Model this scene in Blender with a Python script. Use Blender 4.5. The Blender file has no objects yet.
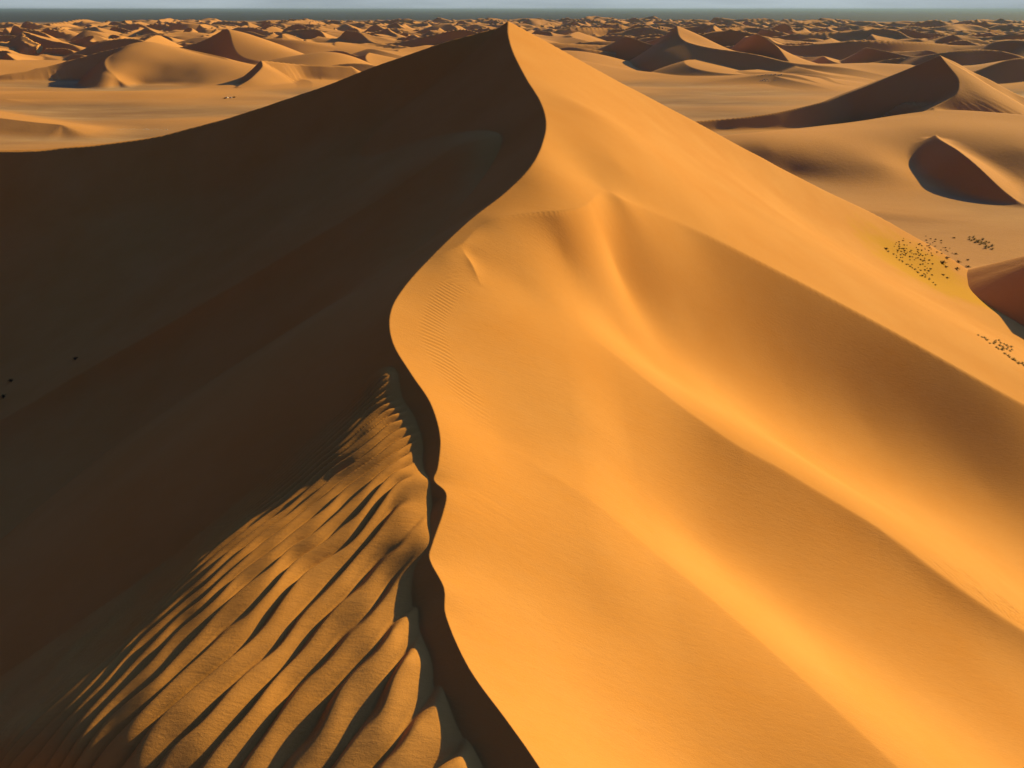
import bpy, math, random
import numpy as np
from mathutils import Vector

random.seed(4)
RNG = np.random.RandomState(11)
F = 680.0                                   # focal length, pixels at 1024 wide
PITCH = math.atan((384 - 9) / F)
CP, SP = math.cos(PITCH), math.sin(PITCH)
PLAIN = -90.0                               # plain level relative to the camera
CAMZ = 90.0                                 # camera height above the plain (metres)
SUN_AZ, SUN_EL = math.radians(52), math.radians(22)
SX, SY = math.sin(SUN_AZ), math.cos(SUN_AZ)

def ray(px, py):
    c, u = (px - 512) / F, (384 - py) / F
    return c, CP + SP * u, -SP + CP * u
def at_z(px, py, z):
    """the point seen at a pixel of the survey photo: z < 0 is its height below the camera, z > 0 its distance"""
    c, y, w = ray(px, py); t = z / w if z < 0 else z / y
    return (c * t, y * t, w * t)
def at_y(px, py, Y):
    c, y, w = ray(px, py); t = Y / y
    return (c * t, Y, w * t)

# ------------------------------------------------------------------ noise
_perm = RNG.permutation(256); _perm = np.concatenate([_perm, _perm])
_ang = RNG.rand(256) * 2 * np.pi
_gx, _gy = np.cos(_ang), np.sin(_ang)
def perlin(x, y):
    xi = np.floor(x).astype(np.int64); yi = np.floor(y).astype(np.int64)
    xf, yf = x - xi, y - yi
    u = xf * xf * xf * (xf * (xf * 6 - 15) + 10); v = yf * yf * yf * (yf * (yf * 6 - 15) + 10)
    def g(ix, iy, dx, dy):
        h = _perm[(_perm[ix & 255] + iy) & 255]
        return _gx[h] * dx + _gy[h] * dy
    a = g(xi, yi, xf, yf); b = g(xi + 1, yi, xf - 1, yf)
    c = g(xi, yi + 1, xf, yf - 1); d = g(xi + 1, yi + 1, xf - 1, yf - 1)
    return ((a + (b - a) * u) * (1 - v) + (c + (d - c) * u) * v) * 1.4
def smooth(a, b, x):
    t = np.clip((x - a) / (b - a), 0, 1); return t * t * (3 - 2 * t)
def smax(a, b, k):
    h = np.clip(.5 + .5 * (a - b) / k, 0, 1)
    return b + (a - b) * h + k * h * (1 - h)

# ------------------------------------------------------------------ curves
def densify(P, n):
    """Catmull-Rom through P (m x c), n samples per span."""
    P = np.asarray(P, float); Q = np.vstack([2 * P[0] - P[1], P, 2 * P[-1] - P[-2]])
    out = []
    for i in range(1, len(Q) - 2):
        t = np.linspace(0, 1, n, endpoint=False)[:, None]
        p0, p1, p2, p3 = Q[i - 1], Q[i], Q[i + 1], Q[i + 2]
        out.append(.5 * (2 * p1 + (p2 - p0) * t + (2 * p0 - 5 * p1 + 4 * p2 - p3) * t * t + (3 * p1 - p0 - 3 * p2 + p3) * t ** 3))
    out.append(P[-1:])
    return np.vstack(out)
def polydist(X, Y, C):
    """distance, signed side (+ = left of the direction of travel) and interpolated attributes at the nearest point of polyline C."""
    best = np.full(X.shape, 1e30); side = np.zeros(X.shape); att = np.zeros(X.shape + (C.shape[1] - 2,))
    for i in range(len(C) - 1):
        a, b = C[i], C[i + 1]; dx, dy = b[0] - a[0], b[1] - a[1]; L2 = dx * dx + dy * dy + 1e-12
        t = np.clip(((X - a[0]) * dx + (Y - a[1]) * dy) / L2, 0, 1)
        ex, ey = X - a[0] - t * dx, Y - a[1] - t * dy
        d = ex * ex + ey * ey; m = d < best
        best = np.where(m, d, best); side = np.where(m, np.sign(dx * ey - dy * ex), side)
        for k in range(2, C.shape[1]):
            att[..., k - 2] = np.where(m, a[k] + t * (b[k] - a[k]), att[..., k - 2])
    return np.sqrt(best), side, att
def tps_fit(P, Z, lam=1e-5):
    n = len(P); s = 50.0; Q = P / s
    D = np.linalg.norm(Q[:, None] - Q[None], axis=2); K = np.where(D > 0, D * D * np.log(D + 1e-12), 0)
    A = np.zeros((n + 3, n + 3)); A[:n, :n] = K + lam * np.eye(n)
    A[:n, n] = 1; A[:n, n + 1:] = Q; A[n, :n] = 1; A[n + 1:, :n] = Q.T
    w = np.linalg.solve(A, np.concatenate([Z, [0, 0, 0]]))
    def f(x, y):
        x, y = x / s, y / s
        r = w[n] + w[n + 1] * x + w[n + 2] * y
        for i in range(n):
            d2 = (x - Q[i, 0]) ** 2 + (y - Q[i, 1]) ** 2
            r = r + w[i] * .5 * d2 * np.log(d2 + 1e-12)
        return r
    return f

def talus(X, Y, C, k):
    """upper envelope of cones of slope k standing on polyline C (x, y, z): the sand face below a crest"""
    out = np.full(X.shape, -1e3)
    for i in range(len(C) - 1):
        a, b = C[i], C[i + 1]; L = math.hypot(b[0] - a[0], b[1] - a[1]) + 1e-9
        ux, uy = (b[0] - a[0]) / L, (b[1] - a[1]) / L; g = np.clip((b[2] - a[2]) / L, -.98 * k, .98 * k)
        t0 = (X - a[0]) * ux + (Y - a[1]) * uy; h = np.abs(-(X - a[0]) * uy + (Y - a[1]) * ux)
        t = np.clip(t0 + h * g / math.sqrt(k * k - g * g), 0, L)
        out = np.maximum(out, a[2] + (b[2] - a[2]) / L * t - k * np.sqrt((t - t0) ** 2 + h * h))
    return out

# ------------------------------------------------------------------ the great dune
# main crest: pixel, z below the camera, drop of the slip face on its left side
CREST = [(508, 21, 200, .8), (508, 34, 187, 2), (513, 52, 171, 3.2), (526, 78, 149, 4.5), (541, 103, 129, 5), (546, 128, 114, 5),
         (535, 160, -18.6, 4.5), (508, 190, -20.8, 3.8), (470, 220, -22.4, 3), (430, 258, -23.8, 2.4), (402, 290, -24.8, 1.8),
         (390, 315, -25.3, 1.1), (393, 343, -26.0, .8), (412, 375, -26.8, .7), (430, 402, -27.4, .8), (440, 435, -27.9, .8),
         (438, 466, -28.3, .7), (434, 480, -28.5, .1), (446, 493, -28.6, .85), (443, 513, -28.7, .7), (432, 545, -28.9, .1),
         (430, 560, -29.0, .5), (444, 588, -29.2, 1.2), (446, 616, -29.4, 1.1), (469, 668, -29.7, 1.15), (508, 722, -30, 1.25),
         (540, 768, -30.2, 1.3), (610, 880, -30.8, 1.4), (660, 1100, -31, 1.5)]
crest = np.array([at_z(a, b, z) + (d,) for a, b, z, d in CREST])
crest_d = densify(crest, 5)
L0 = [(508, 21, 200), (400, 57, -11.5), (300, 95, -22), (200, 126, -31), (150, 138, -34.5), (75, 148, -38), (0, 152, -40), (-150, 156, -46), (-400, 160, -60)]
S0 = [(508, 21, 200), (560, 49, 206), (620, 82, 214), (700, 124, 230), (800, 178, 252), (870, 212, 265), (925, 242, 258), (972, 272, 243), (1060, 330, 225)]
l0 = densify([at_z(*p) for p in L0], 5); s0 = densify([at_z(*p) for p in S0], 5)

LEFT = [  # shaded side
    (480, 140, -20), (400, 185, -27.5), (310, 240, -37), (200, 305, -49.5), (100, 362, -61), (0, 420, -71), (-150, 500, -88),
    (300, 170, -36.3), (100, 250, -57), (0, 300, -68), (400, 110, -22.8), (200, 200, -46.5), (-150, 330, -86),
    (300, 222, -38.3), (200, 250, -51), (200, 283, -51.3), (100, 335, -63), (0, 385, -73), (400, 165, -27.3),
    (0, 580, -64), (100, 490, -62.5), (200, 420, -53), (300, 340, -41), (370, 285, -31),
    (350, 400, -29.6), (270, 450, -35.3), (200, 495, -41), (150, 525, -45), (75, 580, -50), (0, 632, -54), (-150, 730, -60),
    (350, 480, -29.9), (250, 600, -31.2), (120, 700, -33.6), (300, 500, -31.3), (150, 600, -37.8), (200, 560, -34.5), (50, 700, -37.7), (395, 400, -28.0), (385, 375, -27.2), (370, 430, -28.9), (330, 450, -30.4),
    (0, 768, -37.9), (75, 768, -34.9), (150, 768, -33.3), (300, 768, -32.2), (300, 650, -31.3), (380, 560, -29.9), (400, 650, -30.3), (450, 768, -31.1),
    (300, 1000, -34), (0, 950, -43), (500, 1000, -32.1)]
# the sharp edge on the sunlit side: bowl rim, then the first rib
EDGE = [(429, 260, -23.85), (445, 252, -23.5), (463, 243, -23.15), (478, 228, -22.6), (500, 218, -22.1), (535, 213, -22.2), (565, 211, -22.6), (588, 205, -23.2), (604, 190, -24),
        (620, 198, -25), (650, 211, -28), (700, 232, -33), (800, 282, -43), (900, 335, -53), (1024, 405, -64), (1150, 470, -76)]
UPPER = [  # above the edge
    (585, 108, 137), (640, 150, -22.5), (740, 205, -37.5), (864, 277, -53), (1024, 373, -67), (620, 165, -22.4), (720, 215, -34.1),
    (962, 303, -81), (1024, 345, -83), (900, 262, -77), (940, 275, -82), (1000, 316, -84), (800, 215, -56), (700, 160, -33), (1150, 440, -80)]
LOWER = [  # below it: troughs and the next two ribs
    (15, 93, -32.4, 0), (14, 81, -36.4, 0), (28, 98, -41.8, 0), (45, 98, -54.3, 0), (60, 98, -61.8, 0), (80, 92, -70.8, 0), (100, 88, -76, 0),
    (560, 250, -26.4), (700, 388, -45), (800, 452, -55.5), (900, 508, -62.3), (1024, 590, -67.5), (1150, 670, -76),
    (470, 252, -23.9), (520, 285, -27.4), (560, 305, -30), (624, 357, -34.8), (722, 435, -39.8), (780, 468, -43), (878, 527, -49), (956, 581, -54.3), (1024, 624, -59), (1150, 700, -67),
    (600, 430, -34.3), (700, 545, -42.4), (800, 625, -47), (900, 700, -50.8), (1024, 780, -55.5),
    (500, 440, -30.6), (560, 480, -32.6), (640, 540, -36), (700, 590, -37.8), (760, 640, -39.5), (840, 710, -41.5), (900, 768, -43), (1050, 900, -47),
    (600, 620, -34.6), (700, 720, -37.6), (620, 768, -34.2), (760, 800, -39.8), (480, 560, -30.4), (520, 660, -31.6), (800, 1000, -41)]
lp = np.array([at_z(*p) for p in LEFT]); _pt = lambda p: p[:3] if len(p) == 4 else at_z(*p)
up, lo = np.array([_pt(p) for p in UPPER]), np.array([_pt(p) for p in LOWER])
edge = densify([at_z(*p) for p in EDGE], 4)
# sharpened ribs: pixel line, added cusp height, reach
RIBS_R = [([(462, 245, -23.2, 0), (465, 251, -23.5, .16), (472, 262, -24.3, .3), (482, 277, -25, 0)], -.8),
          ([(560, 305, -29.8, 0), (624, 357, -34, 1.0), (722, 435, -39.8, 2.5), (780, 468, -43, 3.2), (878, 527, -49, 4), (956, 581, -53.5, 4.5), (1024, 624, -57.5, 4.5), (1150, 700, -66, 4)], 7),
          ([(440, 395, -27.6, 0), (560, 480, -32.6, .4), (640, 540, -36, .7), (760, 640, -39.5, 1), (900, 768, -43, 1), (1050, 900, -47, 1)], 4)]
RIBS_L = [([(490, 132, -19.4, 0), (400, 185, -27.5, 2.5), (310, 240, -37, 4.5), (200, 305, -49.5, 6), (100, 362, -61, 6.5), (0, 420, -71, 6.5), (-150, 500, -88, 5)], 8),
          ([(370, 380, -28.9, 0), (270, 450, -35.3, 1.2), (150, 525, -45, 2.6), (0, 632, -54, 3.2), (-150, 730, -60, 2)], 5)]
def kink_lines(R):
    return [(densify([at_z(a, b, z) + (h,) for a, b, z, h in pts], 3), L) for pts, L in R]
KR, KL = kink_lines(RIBS_R), kink_lines(RIBS_L)
def kinks(X, Y, K):
    """edge lines: one-sided (the near side drops away by h within about L) or, L < 0, a small two-sided lip"""
    r = 0
    for C, L in K:
        d, _, _ = polydist(X, Y, C[:, :3]); aL = abs(L)
        num = np.zeros(X.shape); den = np.full(X.shape, 1e-9)
        for p in C:
            q = np.exp(-np.minimum((np.hypot(X - p[0], Y - p[1]) - d) / (.4 * aL + .2 * d), 40)); num += q * p[3]; den += q
        h = num / den
        if L < 0: r = r + h * np.exp(-d / aL); continue
        o = np.argsort(C[:, 0]); yl = np.interp(X, C[o, 0], C[o, 1])
        d = d * d / (d + .4); xa, xb = C[o[0], 0], C[o[-1], 0]
        if C[o[0], 3] == 0: h = h * smooth(xa, xa + 6, X)
        if C[o[-1], 3] == 0: h = h * smooth(xb, xb - 9, X)
        r = r - np.where(Y < yl, h * (1 - np.exp(-d / aL)) * np.exp(-d / (2.6 * aL)), 0)
    return r
def fit(P, K):
    return tps_fit(P[:, :2], P[:, 2] - kinks(P[:, 0], P[:, 1], K))
cl = crest.copy()[:, :3]; cl[:, 2] -= crest[:, 3]
l0p = l0[3::3]; s0p = s0[3::3]
zl_f = fit(np.vstack([cl, l0p, lp]), KL)
cy = crest_d[:, 1]
zu_f = fit(np.vstack([crest_d[(cy > 62)][::2, :3], s0p, up, edge[3:]]), KR)
zd_f = fit(np.vstack([crest_d[(cy < 96)][::2, :3], lo, edge[3:]]), KR)
eo = np.argsort(edge[:, 0]); EX, EY = edge[eo, 0], edge[eo, 1]
EX = np.concatenate([[EX[0] - 60], EX]); EY = np.concatenate([[EY[0]], EY])

def ripples(X, Y, d, zslope):
    """megaripples on the shelf left of the crest"""
    wx = X + .9 * perlin(X / 7 + 3, Y / 7) + .42 * perlin(X / 2.3, Y / 3.1 + 9)
    yy = np.clip(Y, 14, 70) - 22
    w = -.8 * wx + .0 * yy + .0078 * yy * yy
    wt = np.linspace(-10, 60, 1400)
    sp = np.interp(wt, [0, 13, 17, 20, 23, 30, 60], [1.8, 1.7, 1.5, 1.2, 1.0, .7, .5])
    ph_t = np.concatenate([[0], np.cumsum((wt[1] - wt[0]) / sp[:-1])])
    ph = np.interp(w, wt, ph_t); s = np.interp(w, wt, sp)
    fan = 1 + .024 * (np.clip(Y, 14, 70) - 26) + .0015 * np.clip(Y - 37, 0, 30) ** 2; s = s / fan
    ph = ph * fan + .22 * perlin(X / 3 + 20, Y / 5)
    f = ph - np.floor(ph)                     # f grows away from the sun
    prof = np.where(f < .70, .5 - .5 * np.cos(np.pi * f / .70), .5 + .5 * np.cos(np.pi * (f - .70) / .30))
    prof = prof - .32 * np.exp(-(np.minimum(f, 1 - f) / .085) ** 2)
    amp = .25 * s * (.88 + .35 * perlin(X / 5 + 40, Y / 5))
    fade = smooth(1.0, 3.2, d + .9 * perlin(X / 2.5, Y / 2.5 + 5) - .4 * smooth(30, 40, Y)) * smooth(60, 54, Y) * (1 - smooth(29, 42, w))
    return (prof - .35) * amp * fade

def wind_marks(X, Y, d):
    zr = .10 * perlin(X / 14, Y / 14 + 7) * smooth(0, 10, d)
    d2, s2, _ = polydist(X, Y, KR[1][0][:, :3])
    band = (s2 > 0) * smooth(.6, 1.4, d2) * (1 - smooth(4.5, 7.5, d2 + 1.5 * perlin(X / 4, Y / 4))) * smooth(40, 56, X)
    zr = zr + band * .13 * np.sin(2 * np.pi * (d2 / .62 + .035 * X + .5 * perlin(X / 2, Y / 2 + 4)))
    # faint wind streaks running away from the crest
    q = Y * .94 + X * .34 + .5 * perlin(X / 5, Y / 5)
    st = (smooth(.15, .6, perlin(X / 9 + 5, Y / 7 + 2)) * smooth(45, 30, Y) * smooth(.6, 2.5, d) * (1 - smooth(7, 13, d)))
    zr = zr + st * .03 * np.sin(2 * np.pi * (q / .55)) + .9 * st * .06 * np.sin(2 * np.pi * q / 1.7)
    st2 = smooth(46, 52, Y) * smooth(74, 66, Y) * smooth(2.2, 3.4, d) * (1 - smooth(4.6, 5.6, d))
    return zr + st2 * .022 * np.sin(2 * np.pi * (q / .5))
def main_height(X, Y, detail=True):
    ox = np.argsort(crest_d[:, 1]); left = X < np.interp(Y, crest_d[ox, 1], crest_d[ox, 0])
    d, _, a = polydist(X, Y, crest_d); cz = a[..., 0]
    z = np.zeros(X.shape)
    def part(mask, fn):
        if mask.any(): z[mask] = fn(X[mask], Y[mask], d[mask], cz[mask])
    def left_side(X, Y, d, cz):
        zl = zl_f(X, Y) + kinks(X, Y, KL)
        if detail: zl = zl + ripples(X, Y, d, 0) + .05 * perlin(X / 3, Y / 3) + .12 * perlin(X / 11, Y / 11)
        m = d < 60
        if m.any(): zl[m] = np.maximum(zl[m], talus(X[m], Y[m], crest_d[:, :3], .66))
        return np.minimum(zl, cz + 6 * (d > 6))
    def lit(f):
        def g(X, Y, d, cz):
            zr = f(X, Y) + kinks(X, Y, KR[:1])
            zr = zr + kinks(X, Y, KR[1:])
            if detail: zr = zr + wind_marks(X, Y, d)
            return zr
        return g
    up_ = Y > np.interp(X, EX, EY)
    part(left, left_side); part(~left & up_, lit(zu_f)); part(~left & ~up_, lit(zd_f))
    # behind the two silhouette ridges the dune falls away
    dl, sl, al = polydist(X, Y, l0); dr, sr, ar = polydist(X, Y, s0)
    peak = crest[0]
    ol = np.argsort(l0[:, 0])
    bl = (X < peak[0]) & (Y > np.interp(X, l0[ol, 0], l0[ol, 1]))
    br = (X >= peak[0]) & (Y > np.interp(X, s0[:, 0], s0[:, 1]))
    zb = np.where(bl, np.minimum(z - .7 * dl, al[..., 0] - .3 * dl + 1), np.minimum(z - .5 * dr, ar[..., 0] - .3 * dr + 1))
    z = np.where(bl | br, zb, z)
    return z, left, d

# ------------------------------------------------------------------ the dune sea
class Dune:
    def __init__(self, name, label, lines, slip=.72, stoss=.30, foot=3.0, fans=None, shelf=None, top=-64):
        self.name, self.label, self.slip, self.stoss, self.foot = name, label, slip, stoss, foot
        Ls = [densify([at_y(*p) for p in L], 6) for L in lines]; self.pts = np.vstack(Ls)
        self.lines = Ls
        self.shelf = None
        if fans: self.top = top; P = np.array([p[:3] if len(p) == 4 else at_z(*p) for p in fans]); self.shelf = tps_fit(P[:, :2], P[:, 2], 1e-3); self.sc = shelf
    def z(self, X, Y):
        out = np.full(X.shape, -1e3)
        c = self.pts.mean(0); R = np.abs(self.pts[:, :2] - c[:2]).max() + 330
        m = (np.abs(X - c[0]) < R) & (np.abs(Y - c[1]) < R)
        x, y = X[m], Y[m]
        if x.size == 0: return out
        x = x + 3 * perlin(x / 40, y / 40); y = y + 3 * perlin(x / 40 + 9, y / 40)
        o = np.full(x.shape, -1e3); best = np.full(x.shape, 1e9); cc = np.zeros(x.shape); zt = o.copy()
        for C in self.lines:
            o = np.maximum(o, talus(x, y, C, self.slip)); zt = np.maximum(zt, talus(x, y, C, self.stoss))
            for i in range(len(C) - 1):
                a, b = C[i], C[i + 1]; ex, ey = b[0] - a[0], b[1] - a[1]
                t = np.clip(((x - a[0]) * ex + (y - a[1]) * ey) / (ex * ex + ey * ey), 0, 1)
                dx, dy = x - a[0] - ex * t, y - a[1] - ey * t; r = np.sqrt(dx * dx + dy * dy) + 1e-6
                cc = np.where(r < best, (dx * SX + dy * SY) / r, cc); best = np.minimum(r, best)
        o = o + (zt - o) * smooth(-.3, .5, cc)
        if self.shelf is not None:
            rr = np.hypot((x - self.sc[0]) / self.sc[2], (y - self.sc[1]) / self.sc[3]); o = smax(o, np.minimum(self.shelf(x, y), self.top) - 60 * smooth(.85, 1.5, rr), 4.0)
        out[m] = o
        return out

DUNES = [
    Dune('peaked_sand_dune', 'second peaked dune at the right edge with a dark left face and sunlit right face',
         [[(940, 55, 640), (950, 66, 622), (959, 82, 600), (955, 95, 582), (935, 108, 565)],
          [(940, 55, 640), (900, 72, 640), (850, 93, 640), (790, 109, 625), (720, 119, 610), (640, 124, 600)],
          [(940, 55, 640), (980, 75, 660), (1030, 99, 670), (1100, 130, 670)],
          [(938, 135, 455), (948, 143, 432), (964, 154, 407), (986, 174, 382), (1012, 196, 362), (1050, 220, 345)]],
         slip=.72, stoss=.5, fans=[(750, 133, 550), (840, 123, 598), (935, 110, 563), (770, 150, -77), (830, 145, -75.5), (740, 168, -85), (790, 173, -87), (850, 176, -85.8), (868, 150, -77.5), (885, 165, -81.5), (900, 190, -88), (925, 170, -85.5), (950, 195, -90),
                          (800, 198, -88), (860, 208, -89), (915, 214, 338), (730, 200, 352), (1060, 226, 335), (935, 130, 480),
                          (1000, 120, 505), (1020, 150, 430), (1070, 190, 385), (650, 150, 500)], shelf=(250, 450, 160, 150)),
    Dune('dark_sand_dune', 'dune at the right frame edge whose shaded rounded face meets the great dune',
         [[(1098, 236, 212), (1150, 262, 200), (1200, 300, 190)], [(1098, 236, 212), (1210, 225, 240)]], slip=.74, stoss=.6),
    Dune('crescent_sand_dune', 'sunlit crescent dune with a long dark slip face, far left behind the great dune',
         [[(142, 42, 1130), (125, 51, 1080), (107, 58, 1040), (108, 68, 1010), (119, 80, 985)],
          [(142, 42, 1130), (95, 53, 1120), (55, 64, 1100), (0, 75, 1060), (-60, 80, 1040)],
          [(142, 42, 1130), (185, 49, 1120), (225, 58, 1090)]], stoss=.45,
         fans=[(142, 43, 1130), (185, 50, 1120), (225, 59, 1090), (107, 58.5, 1040), (108, 68.5, 1010), (119, 81, 985), (125, 88, 985), (180, 95, 925), (240, 98, 905), (310, 92, 950),
               (-605, 1050, -88, 0), (-592, 1010, -90, 0), (-562, 970, -90, 0), (-640, 1110, -86, 0), (-560, 1200, -85, 0), (-430, 1180, -88, 0)], shelf=(-490, 1040, 150, 150), top=-20),
    Dune('hooked_sand_dune', 'dune with a small dark hook right of the crescent dune',
         [[(262, 60, 1010), (262, 67, 985), (252, 77, 955), (238, 86, 930)], [(262, 60, 1010), (300, 64, 1040), (350, 66, 1060)]], stoss=.58),
    Dune('pale_sand_dune', 'rounded pale dune left of the crescent dune near the left frame edge',
         [[(22, 31, 1800), (45, 39, 1600), (70, 44, 1500)], [(22, 31, 1800), (20, 38, 1700), (28, 44, 1550)]]),
    Dune('low_sand_dune', 'low sunlit dune at the left frame edge below the crescent dune',
         [[(-120, 105, 640), (-20, 116, 620), (60, 125, 590)]], slip=.3, stoss=.16),
]

def layer(X, Y, lam, seed, turn, A):
    ca, sa = math.cos(turn), math.sin(turn)
    ux, uy = SX * ca - SY * sa, SX * sa + SY * ca
    u = X * ux + Y * uy; v = -X * uy + Y * ux
    wob = .55 * perlin(u / lam / 1.9 + seed, v / lam / 1.3 + seed) + .28 * perlin(u / lam / .9 + seed * 2, v / lam / .7)
    ph = u / lam + wob * 1.25
    f = ph - np.floor(ph); cell = np.floor(ph)
    am = .55 + .75 * perlin(v / lam / .8 + cell * 3.7 + seed, cell * 1.3 + .5)   # every ridge swells and dies out along its length
    am = np.clip(am, 0, 1.3)
    # sun side = large u. rising part on the sun side is gentle, slip on the far side
    prof = np.where(f < .27, f / .27, 1 - (f - .27) / .73)
    prof = np.where(f < .27, prof, prof ** 1.25)
    return A * am * prof

def ground_height(X, Y):
    R = np.sqrt(X * X + Y * Y)
    az = np.degrees(np.arctan2(X, Y))
    base = PLAIN + 2.5 * perlin(X / 300, Y / 300) + 3.2 * perlin(X / 260 + 5, Y / 95 + .12 * X / 95) * smooth(330, 560, R) * (1 - smooth(1500, 3000, R)) + .5 * perlin(X / 60, Y / 60)
    hx = X + 60 * perlin(X / 500 + 2, Y / 500); hy = Y + 60 * perlin(X / 500 + 12, Y / 500)
    keep = smooth(130, 290, np.hypot((X + 590) / 1.35, Y - 1050))
    h1 = np.maximum.reduce([layer(hx, hy, 300, 1.3, .25, 64), layer(hx, hy, 230, 7.7, -.45, 50), layer(hx, hy, 160, 4.1, .05, 31)])
    h2 = np.maximum.reduce([layer(hx, hy, 205, 3.3, .20, 46), layer(hx, hy, 160, 9.7, -.40, 37), layer(hx, hy, 115, 6.1, .0, 25)])
    h = keep * (h1 + (h2 - h1) * smooth(1500, 2400, R))
    edge = 1150 + 250 * perlin(az / 9 + 3, R * 0) 
    near = smooth(950, 1350, R + 200 * perlin(X / 250, Y / 250) - 5 * np.clip(az, -10, 20))
    far = 1 - smooth(4700, 6300, R + 900 * perlin(az / 5, R / 3000))
    z = base + h * near * far
    own = np.zeros(X.shape, np.int32); top = base.copy()
    for i, D in enumerate(DUNES):
        zd = D.z(X, Y)
        m = (zd > base + .8) & (zd >= z - .1) & (zd > top)
        own[m] = i + 1; top = np.where(m, zd, top)
        z = smax(zd, z, D.foot)
    return z, own

# ------------------------------------------------------------------ mesh making
def link(o): bpy.context.scene.collection.objects.link(o); return o
def props(o, kind=None, label=None, cat=None, group=None):
    for k, v in (('kind', kind), ('label', label), ('category', cat), ('group', group)):
        if v: o[k] = v
    return o
def grid_normals(X, Y, Z):
    P = np.stack([X, Y, Z], -1)
    du = np.gradient(P, axis=0); dv = np.gradient(P, axis=1)
    n = np.cross(du, dv); n *= np.sign(n[..., 2:3]); n /= np.linalg.norm(n, axis=-1, keepdims=True)
    return n
def grid_mesh(name, X, Y, Z, mat, facemask=None, N=None):
    r, c = X.shape
    idx = np.arange(r * c).reshape(r, c)
    F4 = np.stack([idx[:-1, :-1], idx[1:, :-1], idx[1:, 1:], idx[:-1, 1:]], -1).reshape(-1, 4)
    # rows run outwards, columns left to right: counter-clockwise seen from above
    F4 = F4[:, ::-1]
    if facemask is not None: F4 = F4[facemask.reshape(-1)]
    used, inv = np.unique(F4, return_inverse=True); F4 = inv.reshape(-1, 4)
    V = np.stack([X, Y, Z + CAMZ], -1).reshape(-1, 3)[used]
    me = bpy.data.meshes.new(name)
    me.vertices.add(len(V)); me.vertices.foreach_set('co', V.astype(np.float32).ravel())
    me.loops.add(F4.size); me.loops.foreach_set('vertex_index', F4.astype(np.int32).ravel())
    me.polygons.add(len(F4)); me.polygons.foreach_set('loop_start', np.arange(0, F4.size, 4, dtype=np.int32))
    me.update(calc_edges=True); me.polygons.foreach_set('use_smooth', np.ones(len(F4), bool))
    if N is not None: me.normals_split_custom_set_from_vertices(N.reshape(-1, 3)[used].astype(np.float32))
    me.materials.append(mat)
    return link(bpy.data.objects.new(name, me))

# ------------------------------------------------------------------ materials
class NT:
    def __init__(s, name):
        s.m = bpy.data.materials.new(name); s.m.use_nodes = True; s.t = s.m.node_tree; s.t.nodes.clear()
    def n(s, typ, **kw):
        x = s.t.nodes.new(typ)
        for k, v in kw.items():
            if k in x.inputs: 
                if hasattr(v, 'is_output'): s.t.links.new(v, x.inputs[k])
                else: x.inputs[k].default_value = v
            else: setattr(x, k, v)
        return x
    def l(s, a, b): s.t.links.new(a, b)
def noise(nt, scale, detail=4, vec=None, rough=.55):
    x = nt.n('ShaderNodeTexNoise', Scale=scale, Detail=detail, Roughness=rough)
    if vec is not None: nt.l(vec, x.inputs['Vector'])
    return x.outputs['Fac']
def ramp(nt, fac, stops):
    x = nt.n('ShaderNodeValToRGB'); nt.l(fac, x.inputs[0]); e = x.color_ramp.elements
    while len(e) < len(stops): e.new(.5)
    for el, (p, c) in zip(e, stops): el.position = p; el.color = (*c, 1)
    return x.outputs[0]
def mix(nt, fac, a, b, typ='MIX'):
    x = nt.n('ShaderNodeMix', data_type='RGBA', blend_type=typ)
    for s, v in ((x.inputs[0], fac), (x.inputs[6], a), (x.inputs[7], b)):
        if hasattr(v, 'is_output'): nt.l(v, s)
        else: s.default_value = v if not isinstance(v, tuple) else (*v, 1)
    return x.outputs[2]
def math_(nt, op, a, b=0., c=None):
    x = nt.n('ShaderNodeMath', operation=op)
    for i, v in enumerate((a, b) if c is None else (a, b, c)):
        if hasattr(v, 'is_output'): nt.l(v, x.inputs[i])
        else: x.inputs[i].default_value = v
    return x.outputs[0]
def finish(nt, col, bump=None, strength=.3, dist=.05, rough=.95):
    b = nt.n('ShaderNodeBsdfPrincipled', Roughness=rough); b.inputs['Specular IOR Level'].default_value = .05
    nt.l(col, b.inputs['Base Color'])
    if bump is not None:
        bp = nt.n('ShaderNodeBump', Strength=strength, Distance=dist); nt.l(bump, bp.inputs['Height']); nt.l(bp.outputs[0], b.inputs['Normal'])
    o = nt.n('ShaderNodeOutputMaterial'); nt.l(b.outputs[0], o.inputs[0])
    return nt.m

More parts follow.
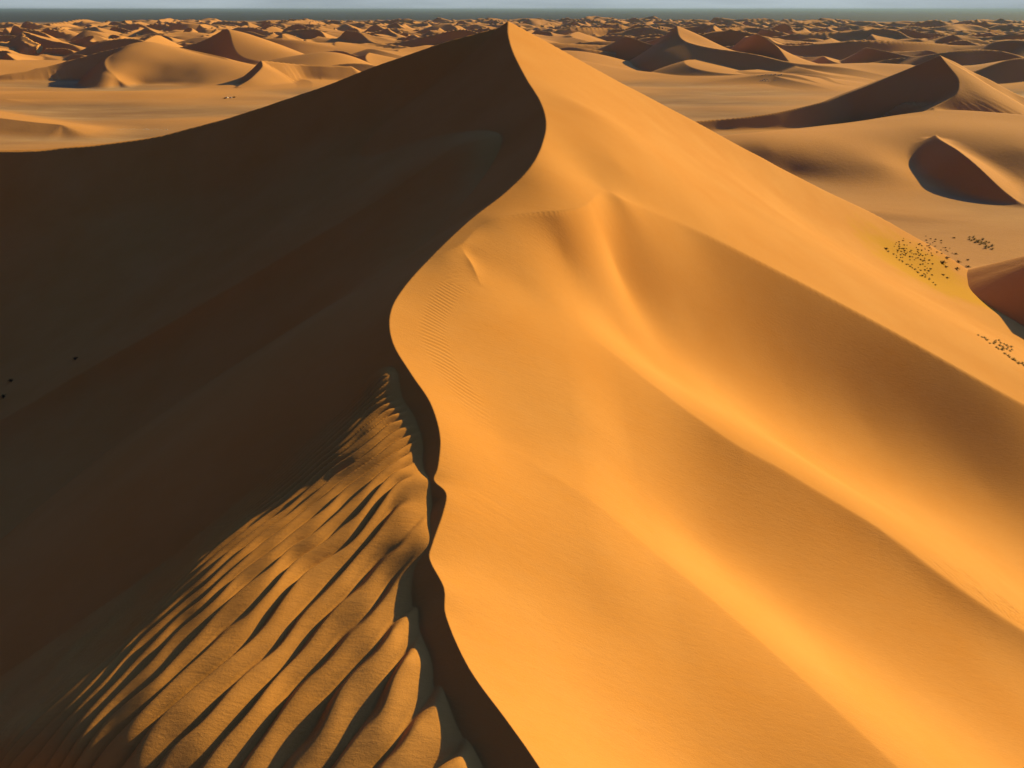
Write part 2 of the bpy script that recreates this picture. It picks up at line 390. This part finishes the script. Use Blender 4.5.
YELLOW = [(142., 229., 9., 30.), (150., 215., 8., 16.)]
SAND_A, SAND_B = (.62, .24, .026), (.74, .355, .078)
def sand_near():
    nt = NT('golden_sand'); g = nt.n('ShaderNodeNewGeometry').outputs['Position']
    c = mix(nt, noise(nt, .06, 3, g), SAND_A, SAND_B)
    c = mix(nt, math_(nt, 'MULTIPLY', noise(nt, 1.3, 6, g, .7), .25), c, (.40, .19, .055))
    st = nt.n('ShaderNodeMapping'); st.inputs['Scale'].default_value = (.5, 2.2, .8); nt.l(g, st.inputs[0])
    c = mix(nt, math_(nt, 'MULTIPLY', noise(nt, .5, 5, st.outputs[0], .65), .18), c, (.68, .40, .16))
    for cx_, cy_, cz_, r_ in YELLOW:
        vd = nt.n('ShaderNodeVectorMath', operation='DISTANCE'); nt.l(g, vd.inputs[0]); vd.inputs[1].default_value = (cx_, cy_, cz_)
        mr = nt.n('ShaderNodeMapRange'); mr.inputs[1].default_value = r_; mr.inputs[2].default_value = r_ * .45
        nt.l(math_(nt, 'ADD', vd.outputs['Value'], math_(nt, 'MULTIPLY', math_(nt, 'SUBTRACT', noise(nt, .15, 5, g), .5), r_ * 1.1)), mr.inputs[0])
        c = mix(nt, math_(nt, 'MULTIPLY', mr.outputs[0], .95), c, (.62, .31, .022))
    s2 = nt.n('ShaderNodeMapping'); s2.inputs['Scale'].default_value = (.7, 3.0, 1.2); s2.inputs['Rotation'].default_value = (0, 0, .5); nt.l(g, s2.inputs[0])
    b = math_(nt, 'ADD', math_(nt, 'MULTIPLY', noise(nt, 7, 8, g, .75), .7), math_(nt, 'MULTIPLY', noise(nt, 1.1, 6, s2.outputs[0], .7), .9))
    return finish(nt, c, b, .35, .10)
def sand_far():
    nt = NT('desert_sand'); geo = nt.n('ShaderNodeNewGeometry'); g = geo.outputs['Position']
    sep = nt.n('ShaderNodeSeparateXYZ'); nt.l(g, sep.inputs[0]); z = sep.outputs[2]
    c = mix(nt, noise(nt, .004, 4, g), (.64, .28, .060), (.68, .33, .09))
    c = mix(nt, math_(nt, 'MULTIPLY', noise(nt, .05, 6, g, .7), .3), c, (.62, .36, .15))
    # flat pans between the dunes are duller, stony
    pan = nt.n('ShaderNodeMapRange'); nt.l(z, pan.inputs[0]); pan.inputs[1].default_value = 2.2; pan.inputs[2].default_value = -1.
    st = nt.n('ShaderNodeMapping'); st.inputs['Scale'].default_value = (.35, 1., 1.); nt.l(g, st.inputs[0])
    pc = ramp(nt, noise(nt, .02, 6, st.outputs[0], .65), [(.35, (.36, .20, .085)), (.55, (.48, .28, .115)), (.72, (.62, .40, .18))])
    c = mix(nt, pan.outputs[0], c, pc)
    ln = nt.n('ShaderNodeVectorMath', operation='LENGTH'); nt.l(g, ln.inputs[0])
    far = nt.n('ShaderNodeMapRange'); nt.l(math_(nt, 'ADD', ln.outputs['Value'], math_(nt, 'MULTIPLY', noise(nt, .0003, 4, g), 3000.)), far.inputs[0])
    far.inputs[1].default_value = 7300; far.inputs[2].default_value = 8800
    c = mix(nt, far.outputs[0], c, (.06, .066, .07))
    b = noise(nt, .4, 8, g, .7)
    return finish(nt, c, b, .25, .8)
M_NEAR, M_FAR = sand_near(), sand_far()

# ------------------------------------------------------------------ build terrain
def polar(a0, a1, da, r0, r1, k, cy=0., fine=None):
    A = np.radians(np.arange(a0, a1 + da, da)); n = int(math.log(r1 / r0) / k) + 1
    R = r0 * np.exp(np.arange(n + 1) * math.log(r1 / r0) / n)
    if fine: k2, rm = fine; n1 = int(math.log(rm / r0) / k2); R = np.concatenate([r0 * np.exp(np.arange(n1) * math.log(rm / r0) / n1), rm * np.exp(np.linspace(0, math.log(r1 / rm), int(math.log(r1 / rm) / k)))])
    RR, AA = np.meshgrid(R, A, indexing='ij')
    return RR * np.sin(AA), RR * np.cos(AA) + cy
Q = 1.0
X, Y = polar(-62, 62, .075 * Q, 14, 420, .0042 * Q, -8, fine=(.0024 * Q, 76))
Z, LEFTM, DC = main_height(X, Y)
N = grid_normals(X, Y, Z)
fm = (Z[:-1, :-1] > PLAIN - 6)
props(grid_mesh('great_sand_dune', X, Y, Z, M_NEAR, fm, N), 'structure',
      'huge foreground sand dune with a sinuous crest, dark left side and golden right side')
MAIN_TPS = (X, Y, Z)

X, Y = polar(-53, 53, .075 * Q, 110, 15000, .0042 * Q, fine=(.0025 * Q, 1500))
Z, OWN = ground_height(X, Y)
N = grid_normals(X, Y, Z); of = OWN[:-1, :-1]
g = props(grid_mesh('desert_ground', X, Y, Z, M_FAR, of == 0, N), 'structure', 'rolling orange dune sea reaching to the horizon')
for i, D in enumerate(DUNES):
    m = of == i + 1
    if m.any(): props(grid_mesh(D.name, X, Y, Z, M_FAR, m, N), 'structure', D.label)
# the far stony plain out to the horizon, and the ground behind the camera
X, Y = polar(-180, 180, 2, 14990, 120000, .12)
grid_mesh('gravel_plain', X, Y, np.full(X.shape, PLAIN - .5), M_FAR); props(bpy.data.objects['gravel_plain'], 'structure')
X, Y = polar(56, 304, 2, 5, 14995, .15)
grid_mesh('sand_plain', X, Y, np.full(X.shape, PLAIN - .5), M_FAR); props(bpy.data.objects['sand_plain'], 'structure')

# ------------------------------------------------------------------ shrubs and stones, set down where the survey photo shows them
def surface(pxs):
    T = np.exp(np.linspace(math.log(20), math.log(1500), 900)); out = []
    P = np.array([ray(*p) for p in pxs])
    XX, YY, ZZ = P[:, 0:1] * T, P[:, 1:2] * T, P[:, 2:3] * T
    H = ground_height(XX, YY)[0]
    near = YY < 330
    Hm = np.where(near, main_height(np.where(near, XX, 0), np.where(near, YY, 60), False)[0], -1e3); H = np.maximum(H, Hm)
    for i in range(len(pxs)):
        k = np.argmax(ZZ[i] < H[i])
        if k == 0: out.append(None); continue
        a, b = ZZ[i, k - 1] - H[i, k - 1], ZZ[i, k] - H[i, k]; f = a / (a - b); tt = T[k - 1] + f * (T[k] - T[k - 1])
        out.append((P[i, 0] * tt, P[i, 1] * tt, P[i, 2] * tt + CAMZ))
    return out
def mesh_of(name, V, F_, mat):
    me = bpy.data.meshes.new(name); me.from_pydata(V, [], F_); me.materials.append(mat); me.update(); return me
def tuft_mesh(seed, n, spread, hgt):
    """a dry desert shrub: arching stems in a clump, each with small leaf blades"""
    r = random.Random(seed); V, Fc = [], []
    def quad(p, d, wv, l, wd):
        i = len(V); q = p + d * l
        V.extend([tuple(p - wv * wd), tuple(p + wv * wd), tuple(q + wv * wd * .35), tuple(q - wv * wd * .35)]); Fc.append((i, i + 1, i + 2, i + 3)); return q
    for k in range(n):
        az = r.uniform(0, 2 * math.pi); lean = r.uniform(.1, 1.15)
        d = Vector((math.cos(az) * math.sin(lean), math.sin(az) * math.sin(lean), math.cos(lean))); p = Vector((d.x * .08, d.y * .08, -.05))
        wv = Vector((-math.sin(az), math.cos(az), 0)); L = hgt * r.uniform(.5, 1)
        for j in range(4):
            p = quad(p, d, wv, L / 4, .022); d = (d + Vector((d.x * .25 * spread, d.y * .25 * spread, -.10))).normalized()
            for q in range(3):
                a2 = r.uniform(0, 2 * math.pi); ld = Vector((math.cos(a2), math.sin(a2), r.uniform(0, .8))).normalized()
                quad(p, ld, ld.cross(Vector((0, 0, 1))).normalized(), r.uniform(.10, .22), .05)
    return V, Fc
def leaf_mat(name, c):
    nt = NT(name); return finish(nt, mix(nt, noise(nt, 3, 3), c, tuple(x * 1.5 for x in c)))
M_SHRUB, M_GRASS = leaf_mat('dry_shrub', (.085, .045, .014)), leaf_mat('dry_grass', (.30, .21, .06))
SHR = [mesh_of('desert_shrub', *tuft_mesh(i, 26, 1.2, .8), M_SHRUB) for i in range(3)]
GRS = [mesh_of('grass_tussock', *tuft_mesh(9 + i, 18, 1.0, .7), M_GRASS) for i in range(2)]
def stone_mesh(seed):
    r = random.Random(seed); bm = bmesh.new(); bmesh.ops.create_icosphere(bm, subdivisions=2, radius=.5)
    for v in bm.verts:
        k = 1 + .22 * math.sin(v.co.x * 7 + seed) * math.cos(v.co.y * 6 + seed) + r.uniform(-.07, .07); v.co *= k; v.co.z *= .75
    me = bpy.data.meshes.new('boulder'); bm.to_mesh(me); bm.free(); me.materials.append(M_STONE); return me
_n = NT('pale_stone'); M_STONE = finish(_n, mix(_n, noise(_n, 2, 5), (.62, .52, .38), (.78, .70, .55)))
import bmesh
STN = [stone_mesh(i) for i in range(3)]
def put(name, meshes, p, size, label, cat, group, rnd, squash=1.):
    if p is None: return
    o = link(bpy.data.objects.new(name, meshes[rnd.randrange(len(meshes))])); o.location = (p[0], p[1], p[2] - .03 * size)
    o.rotation_euler = (0, 0, rnd.uniform(0, 6.28)); o.scale = (size, size, size * squash); props(o, 'thing', label, cat, group)
rnd = random.Random(21)
def scatter(n, cx, cy, rx, ry, tilt, dmin=1.6):
    out = []
    for _ in range(n * 30):
        if len(out) >= n: break
        a, b = rnd.gauss(0, .5), rnd.gauss(0, .5)
        if a * a + b * b > 1: continue
        x, y = cx + a * rx * math.cos(tilt) - b * ry * math.sin(tilt), cy + a * rx * math.sin(tilt) + b * ry * math.cos(tilt)
        if all(math.hypot(x - q[0], y - q[1]) > dmin for q in out): out.append((x, y))
    return out
G1 = 'small dark shrubs on the yellow patch of the great dune'
pp = scatter(72, 913, 255, 26, 14, .45) + scatter(28, 934, 246, 22, 8, .3) + scatter(12, 925, 273, 12, 8, .6)
for p in surface(pp): put('desert_shrub', SHR, p, rnd.uniform(.38, .85), 'small dark dry shrub on the yellow sand patch low on the great dune', 'shrub', G1, rnd, .8)
BIG = [(943, 263, 2.4, 'largest dark shrub, in the middle of the yellow sand patch'), (947, 258, 1.8, 'dark shrub just behind the largest one on the yellow sand patch'),
       (946, 267, 1.4, 'low dark shrub just in front of the largest one on the yellow sand patch'), (958, 262, 2.0, 'upright dark shrub right of the largest one on the yellow sand patch'),
       (957, 269, 1.9, 'wide dark shrub nearest the viewer of the right hand bunch on the yellow patch'), (956, 254, 1.4, 'dark shrub at the back of the right hand bunch on the yellow patch'),
       (968, 260, 1.3, 'small shrub at the right edge of the yellow patch, the farther of two'), (968, 267, 1.8, 'dark shrub at the right edge of the yellow patch, the nearer of two'),
       (943, 275, 1.2, 'lone shrub low in the yellow patch, the upper of two'), (947, 278, 1.2, 'lone shrub low in the yellow patch, the lower of two'),
       (886, 249, 1.5, 'lone shrub at the far left end of the yellow patch'), (954, 238, 1.3, 'lone shrub at the top right of the yellow patch')]
for q, p in zip(BIG, surface([b[:2] for b in BIG])): put('desert_shrub', SHR, p, q[2] * .78, q[3], 'shrub', 'larger shrubs on the yellow patch', rnd, .8)
pp = [(889 + i * 3.6 + rnd.uniform(-1, 1), 252 + i * 2.6 + rnd.uniform(-1, 1)) for i in range(14)] + [(978 + i * 2.9 + rnd.uniform(-1, 1), 335 + i * 2.0 + rnd.uniform(-1.2, 1.2)) for i in range(18)] + scatter(14, 1005, 347, 14, 4, .5)
for p in surface(pp): put('grass_tussock', GRS, p, rnd.uniform(.6, 1.0), 'dry tussock in the thin line of tussocks down the right flank', 'grass tussock', 'line of dry tussocks on the right flank', rnd)
for p in surface(scatter(22, 981, 243, 15, 4, .35)): put('grass_tussock', GRS, p, rnd.uniform(1.0, 1.6), 'pale tussock on the brown plain behind the yellow sand patch', 'grass tussock', 'tussocks on the brown plain', rnd)
LS = [(76, 359, .9, 'lone dark shrub on the shaded left face, the one farthest right'), (11, 381, 1.0, 'dark shrub on the shaded left face, the middle one of three'), (4, 397, 1.1, 'dark shrub on the shaded left face at the left frame edge')]
for q, p in zip(LS, surface([b[:2] for b in LS])): put('desert_shrub', SHR, p, q[2], q[3], 'shrub', 'lone shrubs on the shaded face', rnd, .8)
ST = [(227, 98, 3.6, 'left one of two pale boulders at the foot of the crescent dune'), (231, 98, 3.2, 'right one of two pale boulders at the foot of the crescent dune')]
for q, p in zip(ST, surface([b[:2] for b in ST])): put('boulder', STN, p, q[2], q[3], 'boulder', 'pale boulders', rnd)
SS = [(225, 98.6, 3.0, 'dark shrub touching the left pale boulder on the plain'), (234, 97.6, 3.4, 'dark shrub right of the two pale boulders on the plain')]
for q, p in zip(SS, surface([b[:2] for b in SS])): put('desert_shrub', SHR, p, q[2], q[3], 'shrub', 'shrubs by the boulders', rnd, .8)
pp = [(118 + i * 3.1 + rnd.uniform(-.8, .8), 129.6 + rnd.uniform(-.5, .5)) for i in range(17)]
for p in surface(pp): put('stone', STN, p, rnd.uniform(.7, 1.3), 'pale stone in the dotted row across the tan plain on the left', 'stone', 'row of pale stones on the left plain', rnd)
pp = [(752 + i * 3.3 + rnd.uniform(-1, 1), 75 + rnd.uniform(-.8, .8)) for i in range(10)] + scatter(8, 770, 80, 12, 2, 0)
for p in surface(pp): put('stone', STN, p, rnd.uniform(1.2, 2.2), 'pale stone on the brown plain in front of the far dunes, right', 'stone', 'pale stones on the right plain', rnd)

# ------------------------------------------------------------------ air
hz = NT('desert_air'); pv = hz.n('ShaderNodeVolumePrincipled', Density=3.5e-5, Anisotropy=.2)
pv.inputs['Color'].default_value = (.30, .45, .60, 1)
ho = hz.n('ShaderNodeOutputMaterial'); hz.l(pv.outputs[0], ho.inputs['Volume'])
hm = bpy.data.meshes.new('haze'); R_, zb_, zt_ = 130000, -8.0, CAMZ + 12
hm.from_pydata([(x, y, z) for z in (zb_, zt_) for x, y in ((-R_, -R_), (R_, -R_), (R_, R_), (-R_, R_))], [],
               [(0, 3, 2, 1), (4, 5, 6, 7), (0, 1, 5, 4), (1, 2, 6, 5), (2, 3, 7, 6), (3, 0, 4, 7)])
hm.materials.append(hz.m); props(link(bpy.data.objects.new('haze', hm)), 'stuff')

# ------------------------------------------------------------------ world, sun, camera
sc = bpy.context.scene
w = bpy.data.worlds.new('World'); sc.world = w; w.use_nodes = True
t = w.node_tree; bg = t.nodes['Background']
sky = t.nodes.new('ShaderNodeTexSky'); sky.sky_type = 'NISHITA'; sky.sun_disc = False
sky.sun_elevation = SUN_EL; sky.sun_rotation = SUN_AZ; sky.altitude = 0; sky.air_density = 1.0; sky.dust_density = 1.2; sky.ozone_density = 1.0
tint = t.nodes.new('ShaderNodeMix'); tint.data_type = 'RGBA'; tint.blend_type = 'MULTIPLY'; tint.inputs[0].default_value = 1
tint.inputs[7].default_value = (.11, .19, .52, 1)
t.links.new(sky.outputs[0], tint.inputs[6])
# thin pale high cloud along the horizon
tc = t.nodes.new('ShaderNodeTexCoord'); sp_ = t.nodes.new('ShaderNodeSeparateXYZ'); t.links.new(tc.outputs['Generated'], sp_.inputs[0])
mp = t.nodes.new('ShaderNodeMapping'); mp.inputs['Scale'].default_value = (2, 2, 22); t.links.new(tc.outputs['Generated'], mp.inputs[0])
nz = t.nodes.new('ShaderNodeTexNoise'); nz.inputs['Scale'].default_value = 2.2; nz.inputs['Detail'].default_value = 6; t.links.new(mp.outputs[0], nz.inputs['Vector'])
mr = t.nodes.new('ShaderNodeMapRange'); mr.inputs[1].default_value = .10; mr.inputs[2].default_value = .025; t.links.new(sp_.outputs[2], mr.inputs[0])
ml = t.nodes.new('ShaderNodeMath'); ml.operation = 'MULTIPLY_ADD'; ml.inputs[1].default_value = .9; ml.inputs[2].default_value = .45; t.links.new(nz.outputs['Fac'], ml.inputs[0])
m2 = t.nodes.new('ShaderNodeMath'); m2.operation = 'MULTIPLY'; m2.use_clamp = True; t.links.new(ml.outputs[0], m2.inputs[0]); t.links.new(mr.outputs[0], m2.inputs[1])
cm = t.nodes.new('ShaderNodeMix'); cm.data_type = 'RGBA'; t.links.new(m2.outputs[0], cm.inputs[0]); t.links.new(tint.outputs[2], cm.inputs[6])
cm.inputs[7].default_value = (7.2, 8.4, 9.0, 1)
# bluish glow lobe added near the out-of-frame sun to vary the left flank's shade
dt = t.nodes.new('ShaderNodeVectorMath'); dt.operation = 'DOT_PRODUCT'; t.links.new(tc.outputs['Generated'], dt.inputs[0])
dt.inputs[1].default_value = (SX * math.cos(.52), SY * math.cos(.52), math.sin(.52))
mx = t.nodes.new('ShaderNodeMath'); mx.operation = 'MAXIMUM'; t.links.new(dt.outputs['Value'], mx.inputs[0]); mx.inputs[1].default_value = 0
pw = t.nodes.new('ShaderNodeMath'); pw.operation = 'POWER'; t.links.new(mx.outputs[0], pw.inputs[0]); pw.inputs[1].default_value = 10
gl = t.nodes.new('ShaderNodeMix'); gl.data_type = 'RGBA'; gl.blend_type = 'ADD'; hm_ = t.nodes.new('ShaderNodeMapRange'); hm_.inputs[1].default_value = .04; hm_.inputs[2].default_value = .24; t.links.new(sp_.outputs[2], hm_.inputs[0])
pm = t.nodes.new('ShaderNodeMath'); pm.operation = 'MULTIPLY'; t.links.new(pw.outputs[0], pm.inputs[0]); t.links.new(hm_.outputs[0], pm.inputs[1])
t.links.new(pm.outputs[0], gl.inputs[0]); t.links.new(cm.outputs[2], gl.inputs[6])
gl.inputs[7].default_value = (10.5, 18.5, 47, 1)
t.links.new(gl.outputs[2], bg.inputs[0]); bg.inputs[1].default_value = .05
sl = bpy.data.lights.new('sun', 'SUN'); sl.energy = 5.0; sl.angle = math.radians(.6); sl.color = (1, .75, .25)
so = link(bpy.data.objects.new('sun', sl))
sd = Vector((SX * math.cos(SUN_EL), SY * math.cos(SUN_EL), math.sin(SUN_EL)))
so.rotation_euler = sd.to_track_quat('Z', 'Y').to_euler(); so.location = (300, 100, 400)

cam = bpy.data.cameras.new('camera'); co = link(bpy.data.objects.new('camera', cam)); sc.camera = co
cam.sensor_fit = 'HORIZONTAL'; cam.sensor_width = 36; cam.lens = 36 * F / 1024
cam.clip_start = .5; cam.clip_end = 200000
co.location = (0, 0, CAMZ); co.rotation_euler = (math.pi / 2 - PITCH, 0, 0)
vs = sc.view_settings; vs.view_transform = 'Standard'; vs.look = 'None'; vs.exposure = .34; vs.gamma = 1; vs.use_curve_mapping = False
sc.cycles.max_bounces = 6; sc.cycles.diffuse_bounces = 1
